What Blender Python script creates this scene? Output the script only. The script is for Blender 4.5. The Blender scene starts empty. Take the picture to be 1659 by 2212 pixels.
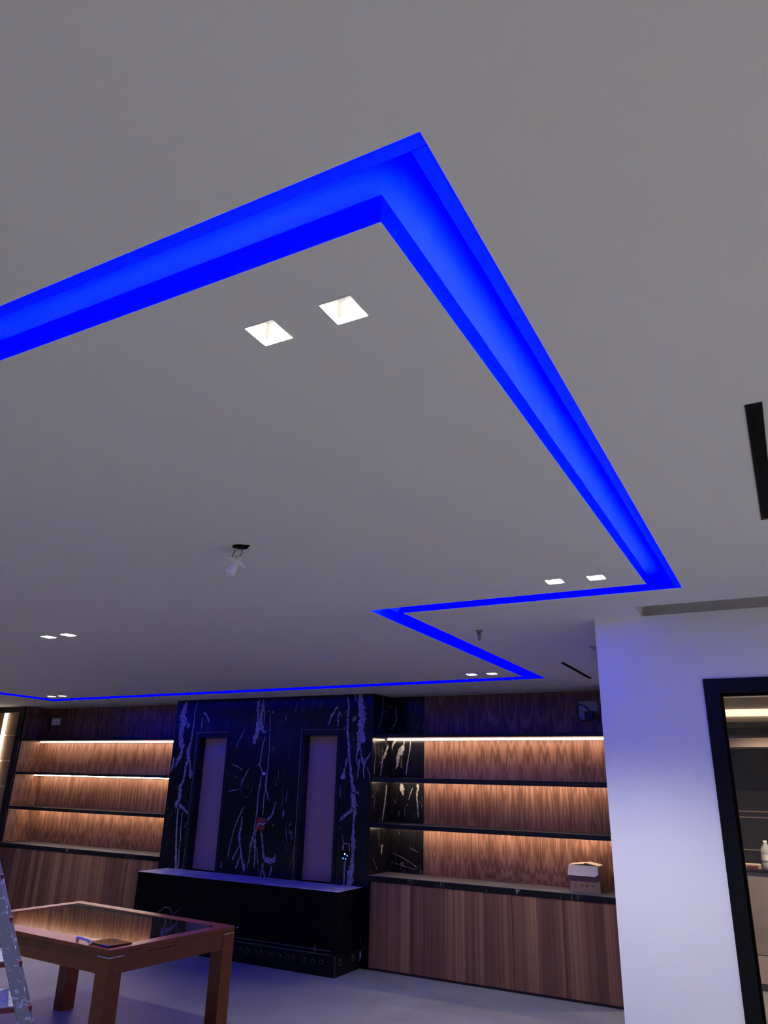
import bpy, bmesh, math, random
from mathutils import Vector, Matrix
random.seed(7)
SC = bpy.context.scene
COL = SC.collection

# ------------------------------------------------------------------ camera
cam_d = bpy.data.cameras.new('camera')
cam = bpy.data.objects.new('camera', cam_d); COL.objects.link(cam)
RGT = Vector((0.88248977, 0.46964584, 0.02538876))
UPV = Vector((0.14323748, -0.319783, 0.93660123))
FWD = Vector((-0.44798977, 0.82290438, 0.34947611))
m = Matrix.Identity(4)
for i in range(3):
    m[i][0], m[i][1], m[i][2] = RGT[i], UPV[i], -FWD[i]
m[2][3] = 1.65
cam.matrix_world = m
cam_d.sensor_fit = 'HORIZONTAL'; cam_d.sensor_width = 36.0
cam_d.lens = 36.0 * 1581.82 / 1659.0
cam_d.clip_start = 0.02
SC.camera = cam
SC.view_settings.view_transform = 'Standard'
SC.view_settings.look = 'None'
SC.view_settings.gamma = 1.0
SC.view_settings.use_curve_mapping = False
SC.view_settings.exposure = 0.0
SC.cycles.use_denoising = True
SC.cycles.max_bounces = 10
SC.cycles.diffuse_bounces = 6
SC.cycles.caustics_reflective = False
SC.cycles.sample_clamp_indirect = 6.0

# light levels of the room's lamps, added downlights included
DOWNLIGHT_W = 64.0        # each recessed downlight
COVE = 60.0                # blue strip in the ceiling cove
SHELF = 36.0              # warm strips under the shelves
PANEL = 7.0              # warm strip in the left wall panel
KITCHEN = 1.35            # warm strip in the room behind the glass door

world = bpy.data.worlds.new('world'); SC.world = world
world.use_nodes = True
world.node_tree.nodes['Background'].inputs[0].default_value = (0.02, 0.02, 0.025, 1)
world.node_tree.nodes['Background'].inputs[1].default_value = 1.0

ZC = 2.572      # ceiling
ZR = 2.632      # roof of the cove
YW = 4.235      # white wall
YF = 7.05       # front of the joinery
YB = 7.45       # back of the joinery

VEINS = {
  'front': [
    [(-6.536,2.554,0.015),(-6.554,2.478,0.0262),(-6.558,2.412,0.0336),(-6.561,2.335,0.0446),(-6.565,2.27,0.0371),(-6.581,2.184,0.026),(-6.591,2.108,0.037),(-6.536,2.044,0.0367),(-6.521,1.991,0.0183),(-6.562,1.885,0.0219),(-6.585,1.843,0.0183),(-6.603,1.78,0.0059)],
    [(-6.358,2.55,0.0044),(-6.385,2.441,0.0059),(-6.38,2.311,0.0073),(-6.386,2.203,0.0087),(-6.403,2.076,0.0102),(-6.426,1.991,0.0181),(-6.404,1.897,0.0216),(-6.421,1.824,0.018),(-6.435,1.73,0.0158),(-6.449,1.637,0.0129),(-6.488,1.565,0.0201),(-6.482,1.483,0.0214),(-6.487,1.382,0.0285),(-6.433,1.354,0.0198),(-6.37,1.316,0.014),(-6.316,1.283,0.0098)],
    [(-6.388,1.886,0.0086),(-6.365,1.783,0.0071),(-6.346,1.711,0.027),(-6.346,1.66,0.0142)],
    [(-6.259,2.374,0.0043),(-6.257,2.309,0.0072),(-6.259,2.224,0.0058)],
    [(-6.252,2.427,0.0116),(-6.203,2.383,0.0144),(-6.166,2.329,0.0114),(-6.148,2.297,0.0043)],
    [(-6.487,1.382,0.0114),(-6.484,1.272,0.0099),(-6.474,1.173,0.0085),(-6.449,0.978,0.0126),(-6.425,0.787,0.0138),(-6.413,0.673,0.0137)],
    [(-6.409,1.295,0.0056),(-6.411,1.176,0.007),(-6.394,0.981,0.0069),(-6.383,0.789,0.0069),(-6.387,0.684,0.0082)],
    [(-6.315,1.19,0.0069),(-6.361,1.129,0.0035)],
    [(-6.494,2.334,0.0074),(-6.463,2.279,0.0147),(-6.486,2.237,0.0147)],
    [(-6.639,1.906,0.0103),(-6.642,1.832,0.0147),(-6.668,1.727,0.0074)],
    [(-6.358,2.214,0.0044),(-6.306,2.155,0.0043)],
    [(-5.581,2.248,0.0034),(-5.666,2.105,0.0047),(-5.707,2.003,0.0027)],
    [(-5.497,1.794,0.0039),(-5.551,1.694,0.0052),(-5.593,1.605,0.0118)],
    [(-5.516,1.395,0.0051),(-5.558,1.307,0.0058),(-5.619,1.172,0.0052),(-5.655,1.039,0.0051),(-5.673,0.926,0.0051),(-5.678,0.861,0.0032)],
    [(-5.53,1.29,0.0064),(-5.536,1.176,0.0083),(-5.538,1.082,0.014),(-5.519,0.981,0.0088),(-5.478,0.846,0.0138),(-5.441,0.74,0.0186)],
    [(-5.533,0.99,0.0051),(-5.587,0.904,0.0089),(-5.617,0.838,0.0114)],
    [(-5.509,0.89,0.0063),(-5.548,0.796,0.0094),(-5.568,0.75,0.0075)],
    [(-5.756,0.82,0.0039),(-5.773,0.745,0.0103)],
    [(-5.74,1.831,0.004),(-5.643,1.802,0.0053),(-5.573,1.773,0.0039)],
    [(-5.712,1.711,0.0027),(-5.615,1.683,0.0033)],
    [(-5.769,1.532,0.0033),(-5.692,1.554,0.0053),(-5.602,1.566,0.0033)],
    [(-5.422,2.541,0.0267),(-5.438,2.504,0.0134),(-5.438,2.442,0.0107),(-5.422,2.359,0.0106),(-5.414,2.276,0.0231),(-5.395,2.225,0.0296),(-5.427,2.154,0.0263),(-5.448,2.104,0.023),(-5.462,2.053,0.0263)],
    [(-5.379,2.513,0.008),(-5.371,2.441,0.0146),(-5.382,2.348,0.0119),(-5.374,2.276,0.0197),(-5.344,2.235,0.0196),(-5.333,2.194,0.0163),(-5.288,2.204,0.0065)],
    [(-5.363,2.555,0.004),(-5.341,2.399,0.0053),(-5.327,2.265,0.0065)],
    [(-5.254,2.376,0.0033),(-5.238,2.193,0.0039),(-5.226,1.994,0.0038),(-5.228,1.797,0.0044),(-5.238,1.7,0.0101),(-5.239,1.585,0.0076),(-5.207,1.519,0.0063),(-5.173,1.453,0.0043)],
    [(-5.301,2.133,0.0052),(-5.327,2.013,0.0058),(-5.337,1.924,0.0065),(-5.348,1.835,0.0064),(-5.307,1.757,0.0064),(-5.319,1.621,0.0057),(-5.332,1.506,0.0063),(-5.329,1.363,0.0076),(-5.336,1.25,0.0088),(-5.34,1.166,0.0187),(-5.34,1.111,0.0187),(-5.37,1.045,0.0162),(-5.382,0.98,0.01),(-5.385,0.898,0.005),(-5.402,0.77,0.0043)],
    [(-5.34,1.111,0.0137),(-5.327,0.992,0.0149),(-5.311,0.902,0.0086),(-5.305,0.786,0.0043)],
    [(-5.238,1.575,0.005),(-5.251,1.461,0.005),(-5.248,1.301,0.0056)],
    [(-5.257,1.152,0.0087),(-5.227,1.043,0.0086),(-5.212,0.953,0.0085),(-5.192,0.882,0.0182),(-5.141,0.859,0.0271),(-5.081,0.863,0.021),(-5.046,0.874,0.0179),(-5.04,0.937,0.0042)],
    [(-5.2,0.837,0.0121),(-5.199,0.775,0.0073),(-5.155,0.698,0.0096)],
    [(-5.197,0.811,0.0061),(-5.209,0.747,0.0054),(-5.221,0.693,0.006)],
    [(-5.078,0.827,0.0048),(-5.094,0.747,0.0084),(-5.113,0.697,0.0095)],
    [(-5.218,2.417,0.0091),(-5.222,2.386,0.0091)],
    [(-5.284,2.418,0.0065),(-5.272,2.402,0.0078)],
    [(-5.083,1.456,0.0037),(-5.12,1.334,0.0098),(-5.17,1.276,0.0111),(-5.205,1.247,0.0099)],
    [(-4.977,1.367,0.0085),(-4.976,1.293,0.0072)],
    [(-4.94,1.573,0.0043),(-4.953,1.442,0.0042)],
    [(-4.983,1.506,0.0024),(-5.016,1.393,0.0024)],
    [(-5.108,1.2,0.0085),(-5.097,1.228,0.0049)],
    [(-4.89,1.16,0.0048),(-4.885,1.142,0.0047)],
    [(-5.378,1.815,0.0065),(-5.361,1.84,0.0052)],
    [(-5.082,1.78,0.0037),(-5.077,1.655,0.0037)],
    [(-5.104,1.645,0.005),(-5.107,1.616,0.005)],
    [(-4.801,1.066,0.0035),(-4.817,0.976,0.0035),(-4.822,0.888,0.0029),(-4.861,0.798,0.0029)],
    [(-4.883,2.521,0.0022),(-4.91,2.39,0.0022)],
    [(-5.036,2.393,0.0025),(-5.028,2.302,0.0057)],
    [(-5.175,2.033,0.0051),(-5.163,2.004,0.0064)],
    [(-5.256,0.789,0.0043),(-5.236,0.719,0.0042)],
    [(-5.294,0.976,0.0049),(-5.265,0.815,0.0037)],
    [(-4.233,2.582,0.0035),(-4.218,2.513,0.0058),(-4.203,2.434,0.0081),(-4.214,2.347,0.0093),(-4.217,2.251,0.0104),(-4.207,2.166,0.0115),(-4.184,2.052,0.0125),(-4.186,1.977,0.0182),(-4.177,1.903,0.0141),(-4.162,1.83,0.0101),(-4.152,1.747,0.0123),(-4.131,1.657,0.0122),(-4.112,1.594,0.0221),(-4.103,1.514,0.0242),(-4.1,1.452,0.0242),(-4.102,1.391,0.0197),(-4.099,1.321,0.0098),(-4.1,1.225,0.0087),(-4.102,1.147,0.0217),(-4.083,1.088,0.0226),(-4.085,1.02,0.0161),(-4.097,0.935,0.0172),(-4.1,0.867,0.024),(-4.107,0.8,0.0266),(-4.114,0.725,0.0292),(-4.116,0.688,0.0265)],
    [(-4.054,2.586,0.023),(-4.062,2.518,0.0229),(-4.043,2.46,0.0342),(-4.04,2.383,0.0313),(-4.054,2.316,0.0426),(-4.052,2.268,0.034),(-4.06,2.202,0.0283),(-4.035,2.145,0.0505),(-4.056,2.099,0.0394),(-4.082,2.052,0.0225),(-4.074,1.996,0.0168),(-4.088,1.922,0.0056),(-4.084,1.849,0.0034)],
    [(-4.106,2.336,0.0172),(-4.139,2.303,0.0143),(-4.149,2.284,0.0069)],
    [(-4.006,2.391,0.0045),(-4.01,2.353,0.0045)],
    [(-4.134,2.569,0.0058),(-4.119,2.491,0.0081)],
    [(-4.041,2.015,0.0056),(-4.026,1.913,0.0078),(-4.002,1.877,0.0221),(-3.995,1.831,0.0099),(-3.998,1.768,0.0055),(-3.986,1.705,0.0038)],
    [(-3.912,1.974,0.0033),(-3.938,1.932,0.0055),(-3.97,1.896,0.0122),(-4.002,1.877,0.0166)],
    [(-4.048,1.904,0.0112),(-4.056,1.849,0.0111),(-4.064,1.767,0.0044),(-4.067,1.703,0.0028)],
    [(-3.956,1.823,0.0044),(-3.925,1.742,0.0044),(-3.911,1.644,0.0043)],
    [(-4.206,1.912,0.0091),(-4.219,1.829,0.0068),(-4.238,1.773,0.0091),(-4.247,1.727,0.0283),(-4.251,1.695,0.0198)],
    [(-4.098,1.426,0.0165),(-4.157,1.38,0.0143),(-4.21,1.342,0.0166),(-4.243,1.324,0.0144),(-4.269,1.292,0.0056)],
    [(-4.083,1.444,0.0077),(-4.045,1.454,0.0098)],
    [(-4.338,2.447,0.0094),(-4.383,2.399,0.0083),(-4.416,2.351,0.0142),(-4.436,2.303,0.0071),(-4.463,2.245,0.003)],
    [(-4.324,2.398,0.0082),(-4.338,2.33,0.0082),(-4.338,2.234,0.007)],
    [(-4.311,2.388,0.0047),(-4.294,2.334,0.0058)],
    [(-4.214,2.415,0.0035),(-4.275,2.368,0.0041)],
    [(-4.228,2.242,0.0035),(-4.271,2.185,0.0041)],
    [(-4.272,1.654,0.0034),(-4.269,1.554,0.0056),(-4.264,1.51,0.0045)],
    [(-4.272,1.243,0.0056),(-4.248,1.209,0.0055)],
    [(-4.223,1.167,0.0028),(-4.202,1.082,0.0033),(-4.221,1.021,0.0066)],
    [(-4.179,0.938,0.013),(-4.179,0.845,0.0075),(-4.177,0.687,0.0075)],
    [(-4.132,1.558,0.0028),(-4.067,1.578,0.0099),(-4.044,1.552,0.0055)],
    [(-4.003,0.523,0.0089),(-4.011,0.431,0.0177),(-4.015,0.385,0.0206),(-4.006,0.319,0.0175),(-3.992,0.262,0.0146),(-3.996,0.209,0.0232),(-3.999,0.142,0.0347),(-4.002,0.098,0.0318),(-4.012,0.053,0.0144)],
    [(-3.981,0.013,0.0057),(-3.981,-0.005,0.0057)],
  ],
  'back': [
    [(-3.812,2.132,0.0169),(-3.85,2.093,0.0113),(-3.866,2.05,0.0062),(-3.871,2.002,0.004)],
    [(-3.727,2.136,0.0042),(-3.732,2.069,0.007),(-3.759,2.026,0.0307),(-3.775,1.983,0.0251),(-3.791,1.95,0.0168),(-3.798,1.903,0.0168),(-3.803,1.851,0.0139),(-3.827,1.813,0.0042)],
    [(-3.649,2.136,0.0069),(-3.651,2.074,0.005),(-3.664,1.979,0.0039),(-3.684,1.866,0.0055),(-3.699,1.759,0.0044)],
    [(-3.564,2.135,0.011),(-3.561,2.116,0.0055)],
    [(-3.605,2.131,0.0055),(-3.602,2.107,0.0039)],
    [(-3.842,2.455,0.0035),(-3.827,2.336,0.004),(-3.843,2.282,0.0051),(-3.899,2.229,0.0072)],
    [(-3.888,2.481,0.0029),(-3.915,2.407,0.0029)],
    [(-3.775,2.257,0.0028),(-3.785,2.218,0.0034)],
    [(-3.753,1.672,0.0213),(-3.729,1.616,0.0211),(-3.728,1.552,0.0077)],
    [(-3.562,1.676,0.0132),(-3.57,1.54,0.0075),(-3.549,1.337,0.0047)],
    [(-3.618,1.635,0.0048),(-3.673,1.505,0.0038)],
    [(-3.853,0.998,0.0028),(-3.702,0.946,0.0028),(-3.553,0.873,0.0027)],
    [(-3.851,0.906,0.0028),(-3.682,0.872,0.0028),(-3.562,0.85,0.0027)],
    [(-3.648,1.055,0.0028),(-3.546,1.016,0.0027)],
  ],
  'side': [
    [(7.405,2.062,0.0162),(7.375,2.022,0.0161),(7.335,1.963,0.0212),(7.295,1.924,0.0131),(7.272,1.867,0.0073),(7.25,1.797,0.0062),(7.243,1.737,0.0051)],
    [(7.256,1.876,0.0052),(7.21,1.87,0.0051)],
    [(7.089,2.1,0.004),(7.118,1.953,0.004),(7.101,1.748,0.005)],
    [(7.259,2.585,0.0064),(7.259,2.389,0.0074),(7.222,2.289,0.0063),(7.165,2.199,0.0083)],
    [(7.388,1.66,0.0093),(7.366,1.515,0.0092),(7.306,1.295,0.009)],
    [(7.329,1.078,0.0143),(7.305,0.988,0.0124)],
    [(7.147,1.594,0.0035),(7.116,1.407,0.0035)],
    [(7.117,0.969,0.0034),(7.227,0.844,0.0035)],
  ],
}


# ------------------------------------------------------------------ materials
def nt(name):
    mt = bpy.data.materials.new(name); mt.use_nodes = True
    t = mt.node_tree; b = t.nodes['Principled BSDF']
    return mt, t, b
def N(t, kind, **kw):
    n = t.nodes.new(kind)
    for k, v in kw.items():
        if k.startswith('i'):
            n.inputs[int(k[1:])].default_value = v
        else:
            setattr(n, k, v)
    return n
def LK(t, a, b): t.links.new(a, b)
def math_n(t, op, a, b=None, c=None):
    n = t.nodes.new('ShaderNodeMath'); n.operation = op
    for i, v in enumerate((a, b, c)):
        if v is None: continue
        if isinstance(v, (int, float)): n.inputs[i].default_value = v
        else: t.links.new(v, n.inputs[i])
    return n.outputs[0]
def ramp(t, fac, stops):
    n = t.nodes.new('ShaderNodeValToRGB')
    e = n.color_ramp.elements
    while len(e) < len(stops): e.new(0.5)
    for el, (p, c) in zip(e, stops):
        el.position = p; el.color = (*c, 1)
    t.links.new(fac, n.inputs[0])
    return n.outputs[0]
def plain(name, col, rough=0.5, metal=0.0, noise=0.0, scale=20.0, spec=0.5):
    mt, t, b = nt(name)
    b.inputs['Roughness'].default_value = rough
    b.inputs['Metallic'].default_value = metal
    b.inputs['Specular IOR Level'].default_value = spec
    if noise:
        g = N(t, 'ShaderNodeNewGeometry')
        n = N(t, 'ShaderNodeTexNoise'); n.inputs['Scale'].default_value = scale; n.inputs['Detail'].default_value = 3
        LK(t, g.outputs['Position'], n.inputs['Vector'])
        lo = tuple(c * (1 - noise) for c in col); hi = tuple(min(1, c * (1 + noise)) for c in col)
        LK(t, ramp(t, n.outputs['Fac'], [(0.3, lo), (0.7, hi)]), b.inputs['Base Color'])
    else:
        b.inputs['Base Color'].default_value = (*col, 1)
    return mt
def emit(name, col, k):
    mt, t, b = nt(name)
    b.inputs['Base Color'].default_value = (0.8, 0.8, 0.8, 1)
    b.inputs['Emission Color'].default_value = (*col, 1)
    b.inputs['Emission Strength'].default_value = k
    return mt
def pos(t):
    g = N(t, 'ShaderNodeNewGeometry'); s = N(t, 'ShaderNodeSeparateXYZ')
    LK(t, g.outputs['Position'], s.inputs[0])
    return s.outputs
def vec(t, x, y, z):
    c = N(t, 'ShaderNodeCombineXYZ')
    for i, v in enumerate((x, y, z)):
        if isinstance(v, (int, float)): c.inputs[i].default_value = v
        else: LK(t, v, c.inputs[i])
    return c.outputs[0]
def noise(t, v, scale=1.0, detail=2.0, rough=0.5, dist=0.0):
    n = N(t, 'ShaderNodeTexNoise'); n.inputs['Scale'].default_value = scale
    n.inputs['Detail'].default_value = detail; n.inputs['Roughness'].default_value = rough
    n.inputs['Distortion'].default_value = dist
    LK(t, v, n.inputs['Vector'])
    return n.outputs['Fac']

def walnut_veneer(name, gain=1.0):
    # book-matched walnut leaves with cathedral grain: contour lines of a stretched noise
    mt, t, b = nt(name)
    p = pos(t)
    h = math_n(t, 'ADD', p['X'], p['Y'])
    u = math_n(t, 'PINGPONG', h, 0.085)
    leaf = math_n(t, 'FLOOR', math_n(t, 'DIVIDE', h, 0.92))
    bay = math_n(t, 'FLOOR', math_n(t, 'DIVIDE', math_n(t, 'SUBTRACT', p['Z'], 0.83), 0.4333))
    off = math_n(t, 'ADD', math_n(t, 'MULTIPLY', bay, 3.7), math_n(t, 'MULTIPLY', leaf, 1.9))
    big = noise(t, vec(t, math_n(t, 'MULTIPLY', u, 12.0), off, math_n(t, 'MULTIPLY', p['Z'], 1.5)), 1.0, 1.5)
    wob = noise(t, vec(t, math_n(t, 'MULTIPLY', h, 5.0), off, math_n(t, 'MULTIPLY', p['Z'], 1.0)), 1.0, 2)
    ph = math_n(t, 'ADD', math_n(t, 'MULTIPLY', big, 46.0), math_n(t, 'MULTIPLY', wob, 9.0))
    rings = math_n(t, 'ADD', math_n(t, 'MULTIPLY', math_n(t, 'SINE', ph), 0.5), 0.5)
    fine = noise(t, vec(t, math_n(t, 'MULTIPLY', h, 150.0), 0.0, math_n(t, 'MULTIPLY', p['Z'], 2.5)), 1.0, 3)
    broad = noise(t, vec(t, math_n(t, 'MULTIPLY', h, 11.0), off, math_n(t, 'MULTIPLY', p['Z'], 0.9)), 1.0, 2)
    f = math_n(t, 'ADD', math_n(t, 'MULTIPLY', rings, 0.30),
        math_n(t, 'ADD', math_n(t, 'MULTIPLY', fine, 0.35), math_n(t, 'MULTIPLY', broad, 0.55)))
    g = lambda c: tuple(v * gain for v in c)
    LK(t, ramp(t, f, [(0.28, g((0.080, 0.034, 0.021))), (0.5, g((0.150, 0.070, 0.043))), (0.66, g((0.215, 0.108, 0.067))), (0.85, g((0.30, 0.165, 0.106)))]), b.inputs['Base Color'])
    b.inputs['Roughness'].default_value = 0.45
    b.inputs['Specular IOR Level'].default_value = 0.3
    return mt

def walnut_planks(name, gain=1.0):
    # straight-grained walnut strips of changing tone
    mt, t, b = nt(name)
    p = pos(t)
    h = math_n(t, 'ADD', p['X'], p['Y'])
    idx = math_n(t, 'FLOOR', math_n(t, 'ADD', math_n(t, 'MULTIPLY', h, 10.3), math_n(t, 'MULTIPLY', noise(t, vec(t, math_n(t, 'MULTIPLY', h, 3.0), 0.0, 0.0), 1.0, 1), 2.2)))
    wn = N(t, 'ShaderNodeTexWhiteNoise'); wn.noise_dimensions = '1D'; LK(t, idx, wn.inputs['W'])
    a = noise(t, vec(t, math_n(t, 'MULTIPLY', h, 26.0), idx, math_n(t, 'MULTIPLY', p['Z'], 0.35)), 1.0, 2)
    c = noise(t, vec(t, math_n(t, 'MULTIPLY', h, 130.0), idx, math_n(t, 'MULTIPLY', p['Z'], 0.8)), 1.0, 3)
    f = math_n(t, 'ADD', math_n(t, 'MULTIPLY', wn.outputs['Value'], 0.30), math_n(t, 'ADD', math_n(t, 'MULTIPLY', a, 0.62), math_n(t, 'MULTIPLY', c, 0.22)))
    g = lambda v: tuple(x * gain for x in v)
    LK(t, ramp(t, f, [(0.30, g((0.050, 0.021, 0.012))), (0.52, g((0.115, 0.052, 0.025))), (0.72, g((0.195, 0.098, 0.043))), (0.9, g((0.27, 0.155, 0.075)))]), b.inputs['Base Color'])
    b.inputs['Roughness'].default_value = 0.42
    b.inputs['Specular IOR Level'].default_value = 0.3
    return mt

def red_wood(name):
    mt, t, b = nt(name)
    p = pos(t)
    n = noise(t, vec(t, math_n(t, 'MULTIPLY', p['X'], 4.0), math_n(t, 'MULTIPLY', p['Y'], 9.0), math_n(t, 'MULTIPLY', p['Z'], 9.0)), 3.0, 4, 0.6)
    LK(t, ramp(t, n, [(0.25, (0.130, 0.026, 0.002)), (0.75, (0.215, 0.050, 0.005))]), b.inputs['Base Color'])
    b.inputs['Roughness'].default_value = 0.28
    b.inputs['Specular IOR Level'].default_value = 0.4
    b.inputs['Coat Roughness'].default_value = 0.15
    return mt

def black_marble(name, base=(0.006, 0.006, 0.007), rough=0.22):
    mt, t, b = nt(name)
    p = pos(t)
    h = math_n(t, 'ADD', p['X'], p['Y'])
    w = noise(t, vec(t, math_n(t, 'MULTIPLY', h, 2.0), 1.0, math_n(t, 'MULTIPLY', p['Z'], 0.8)), 1.0, 3)
    n = noise(t, vec(t, math_n(t, 'ADD', math_n(t, 'MULTIPLY', h, 16.0), math_n(t, 'MULTIPLY', w, 6.0)), 0.0, math_n(t, 'MULTIPLY', p['Z'], 1.3)), 1.0, 2)
    ridge = math_n(t, 'ABSOLUTE', math_n(t, 'SUBTRACT', n, 0.5))
    mask = noise(t, vec(t, math_n(t, 'MULTIPLY', h, 4.0), 7.0, math_n(t, 'MULTIPLY', p['Z'], 2.6)), 1.0, 2)
    line = math_n(t, 'MULTIPLY', math_n(t, 'LESS_THAN', ridge, 0.0045), math_n(t, 'GREATER_THAN', mask, 0.56))
    cloud = noise(t, vec(t, math_n(t, 'MULTIPLY', h, 60.0), 3.0, math_n(t, 'MULTIPLY', p['Z'], 3.0)), 1.0, 3)
    c0 = ramp(t, cloud, [(0.35, tuple(v * 0.6 for v in base)), (0.75, tuple(v * 1.9 for v in base))])
    mx = N(t, 'ShaderNodeMix', data_type='RGBA')
    LK(t, line, mx.inputs['Factor']); LK(t, c0, mx.inputs[6]); mx.inputs[7].default_value = (0.16, 0.145, 0.13, 1)
    LK(t, mx.outputs[2], b.inputs['Base Color'])
    b.inputs['Roughness'].default_value = rough
    b.inputs['Specular IOR Level'].default_value = 0.28
    return mt

def vein_mat(name):
    mt, t, b = nt(name)
    g = N(t, 'ShaderNodeNewGeometry')
    n = noise(t, g.outputs['Position'], 38.0, 5, 0.7)
    LK(t, ramp(t, n, [(0.36, (0.03, 0.028, 0.028)), (0.46, (0.24, 0.225, 0.21)), (0.75, (0.56, 0.53, 0.49))]), b.inputs['Base Color'])
    b.inputs['Roughness'].default_value = 0.25
    return mt

def slab_stone(name):
    # dusty top of the black stone counters
    mt, t, b = nt(name)
    p = pos(t)
    n = noise(t, vec(t, math_n(t, 'MULTIPLY', p['X'], 3.0), math_n(t, 'MULTIPLY', p['Y'], 22.0), math_n(t, 'MULTIPLY', p['Z'], 40.0)), 1.0, 5, 0.65)
    LK(t, ramp(t, n, [(0.3, (0.045, 0.040, 0.040)), (0.6, (0.085, 0.078, 0.076)), (0.72, (0.28, 0.26, 0.24))]), b.inputs['Base Color'])
    b.inputs['Roughness'].default_value = 0.45
    return mt

def floor_tile(name):
    mt, t, b = nt(name)
    p = pos(t)
    n = noise(t, vec(t, p['X'], p['Y'], 0.0), 1.7, 6, 0.65, 0.6)
    c = ramp(t, n, [(0.3, (0.150, 0.149, 0.150)), (0.7, (0.225, 0.222, 0.220))])
    fx = math_n(t, 'ABSOLUTE', math_n(t, 'SUBTRACT', math_n(t, 'FRACT', math_n(t, 'DIVIDE', math_n(t, 'ADD', p['X'], 12.19), 1.2)), 0.5))
    fy = math_n(t, 'ABSOLUTE', math_n(t, 'SUBTRACT', math_n(t, 'FRACT', math_n(t, 'DIVIDE', math_n(t, 'ADD', p['Y'], 12.1), 1.2)), 0.5))
    g = math_n(t, 'MAXIMUM', math_n(t, 'GREATER_THAN', fx, 0.4985), math_n(t, 'GREATER_THAN', fy, 0.4985))
    mx = N(t, 'ShaderNodeMix', data_type='RGBA')
    LK(t, g, mx.inputs['Factor']); LK(t, c, mx.inputs[6]); mx.inputs[7].default_value = (0.27, 0.265, 0.26, 1)
    LK(t, mx.outputs[2], b.inputs['Base Color'])
    b.inputs['Roughness'].default_value = 0.55
    return mt

def splattered_metal(name):
    mt, t, b = nt(name)
    g = N(t, 'ShaderNodeNewGeometry')
    n = noise(t, g.outputs['Position'], 26.0, 4, 0.6, 0.8)
    m2 = math_n(t, 'GREATER_THAN', n, 0.585)
    mx = N(t, 'ShaderNodeMix', data_type='RGBA')
    LK(t, m2, mx.inputs['Factor']); mx.inputs[6].default_value = (0.30, 0.32, 0.36, 1); mx.inputs[7].default_value = (0.72, 0.72, 0.72, 1)
    LK(t, mx.outputs[2], b.inputs['Base Color'])
    LK(t, math_n(t, 'SUBTRACT', 0.75, math_n(t, 'MULTIPLY', m2, 0.75)), b.inputs['Metallic'])
    LK(t, math_n(t, 'ADD', 0.38, math_n(t, 'MULTIPLY', m2, 0.4)), b.inputs['Roughness'])
    return mt

def kraft(name):
    mt, t, b = nt(name)
    p = pos(t)
    n = noise(t, vec(t, math_n(t, 'MULTIPLY', p['X'], 60.0), p['Y'], math_n(t, 'MULTIPLY', p['Z'], 12.0)), 1.0, 4)
    LK(t, ramp(t, n, [(0.3, (0.22, 0.13, 0.075)), (0.7, (0.30, 0.18, 0.105))]), b.inputs['Base Color'])
    b.inputs['Roughness'].default_value = 0.85
    return mt

def glass(name, tint=(1, 1, 1)):
    mt, t, b = nt(name)
    b.inputs['Base Color'].default_value = (*tint, 1)
    b.inputs['Roughness'].default_value = 0.0
    b.inputs['IOR'].default_value = 1.45
    b.inputs['Transmission Weight'].default_value = 1.0
    return mt

M = {}
M['paint'] = plain('white ceiling paint', (0.78, 0.77, 0.76), 0.85, noise=0.012, scale=1.2, spec=0.2)
M['wall'] = plain('white wall paint', (0.88, 0.87, 0.87), 0.85, noise=0.012, scale=1.5, spec=0.2)
M['tile'] = floor_tile('grey floor tile')
M['veneer'] = walnut_veneer('walnut veneer')
M['planks'] = walnut_planks('walnut planks', 1.6)
M['panelwood'] = walnut_planks('light walnut panel', 1.5)
M['marble'] = black_marble('black marble')
M['vein'] = vein_mat('marble vein')
M['slab'] = slab_stone('dusty dark stone')
M['ledge'] = plain('dusty stone ledge with painted light', (0.45, 0.44, 0.43), 0.5, noise=0.35, scale=9)  # pale base puts the blue light on the dusty ledge into its colour
M['dark'] = plain('black lacquer', (0.007, 0.007, 0.008), 0.35, noise=0.3, spec=0.3)
M['blackmetal'] = plain('black powder coat', (0.006, 0.006, 0.0065), 0.4, noise=0.2, spec=0.12)
M['void'] = plain('matt black', (0.003, 0.003, 0.0035), 0.5, noise=0.2, spec=0.05)
M['bronze'] = plain('bronze tinted glass', (0.46, 0.29, 0.25), 0.25, noise=0.05, scale=1.0)
M['red'] = red_wood('red brown lacquered wood')
M['bronzelit'] = plain('bronze glass tinted for light', (0.54, 0.32, 0.21), 0.25, noise=0.05, scale=1.0)  # browner copy of the bronze glass; lighting difference put into the colour
M['tableglass'] = plain('dark table glass', (0.012, 0.010, 0.010), 0.03, noise=0.1, spec=1.0)
M['chrome'] = plain('chrome', (0.8, 0.8, 0.8), 0.12, 1.0, noise=0.03)
M['steel'] = plain('brushed steel', (0.55, 0.55, 0.56), 0.3, 1.0, noise=0.06)
M['duskmetal'] = plain('dull grey metal', (0.20, 0.20, 0.21), 0.4, 0.4, noise=0.06)
M['alu'] = splattered_metal('paint splashed aluminium')
M['tread'] = plain('plaster covered step', (0.52, 0.52, 0.53), 0.8, noise=0.45, scale=60)
M['redcap'] = plain('dark red plastic', (0.20, 0.035, 0.03), 0.5, noise=0.2, scale=60)
M['grommet'] = plain('grey rubber', (0.055, 0.055, 0.06), 0.5, noise=0.2)
M['plastic'] = plain('white plastic', (0.90, 0.88, 0.84), 0.4, noise=0.04)
M['greyplastic'] = plain('grey plastic', (0.42, 0.42, 0.44), 0.45, noise=0.05)
M['cable'] = plain('black cable', (0.008, 0.008, 0.012), 0.4, noise=0.2)
M['greycable'] = plain('grey cable', (0.10, 0.10, 0.11), 0.5, noise=0.1)
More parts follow.
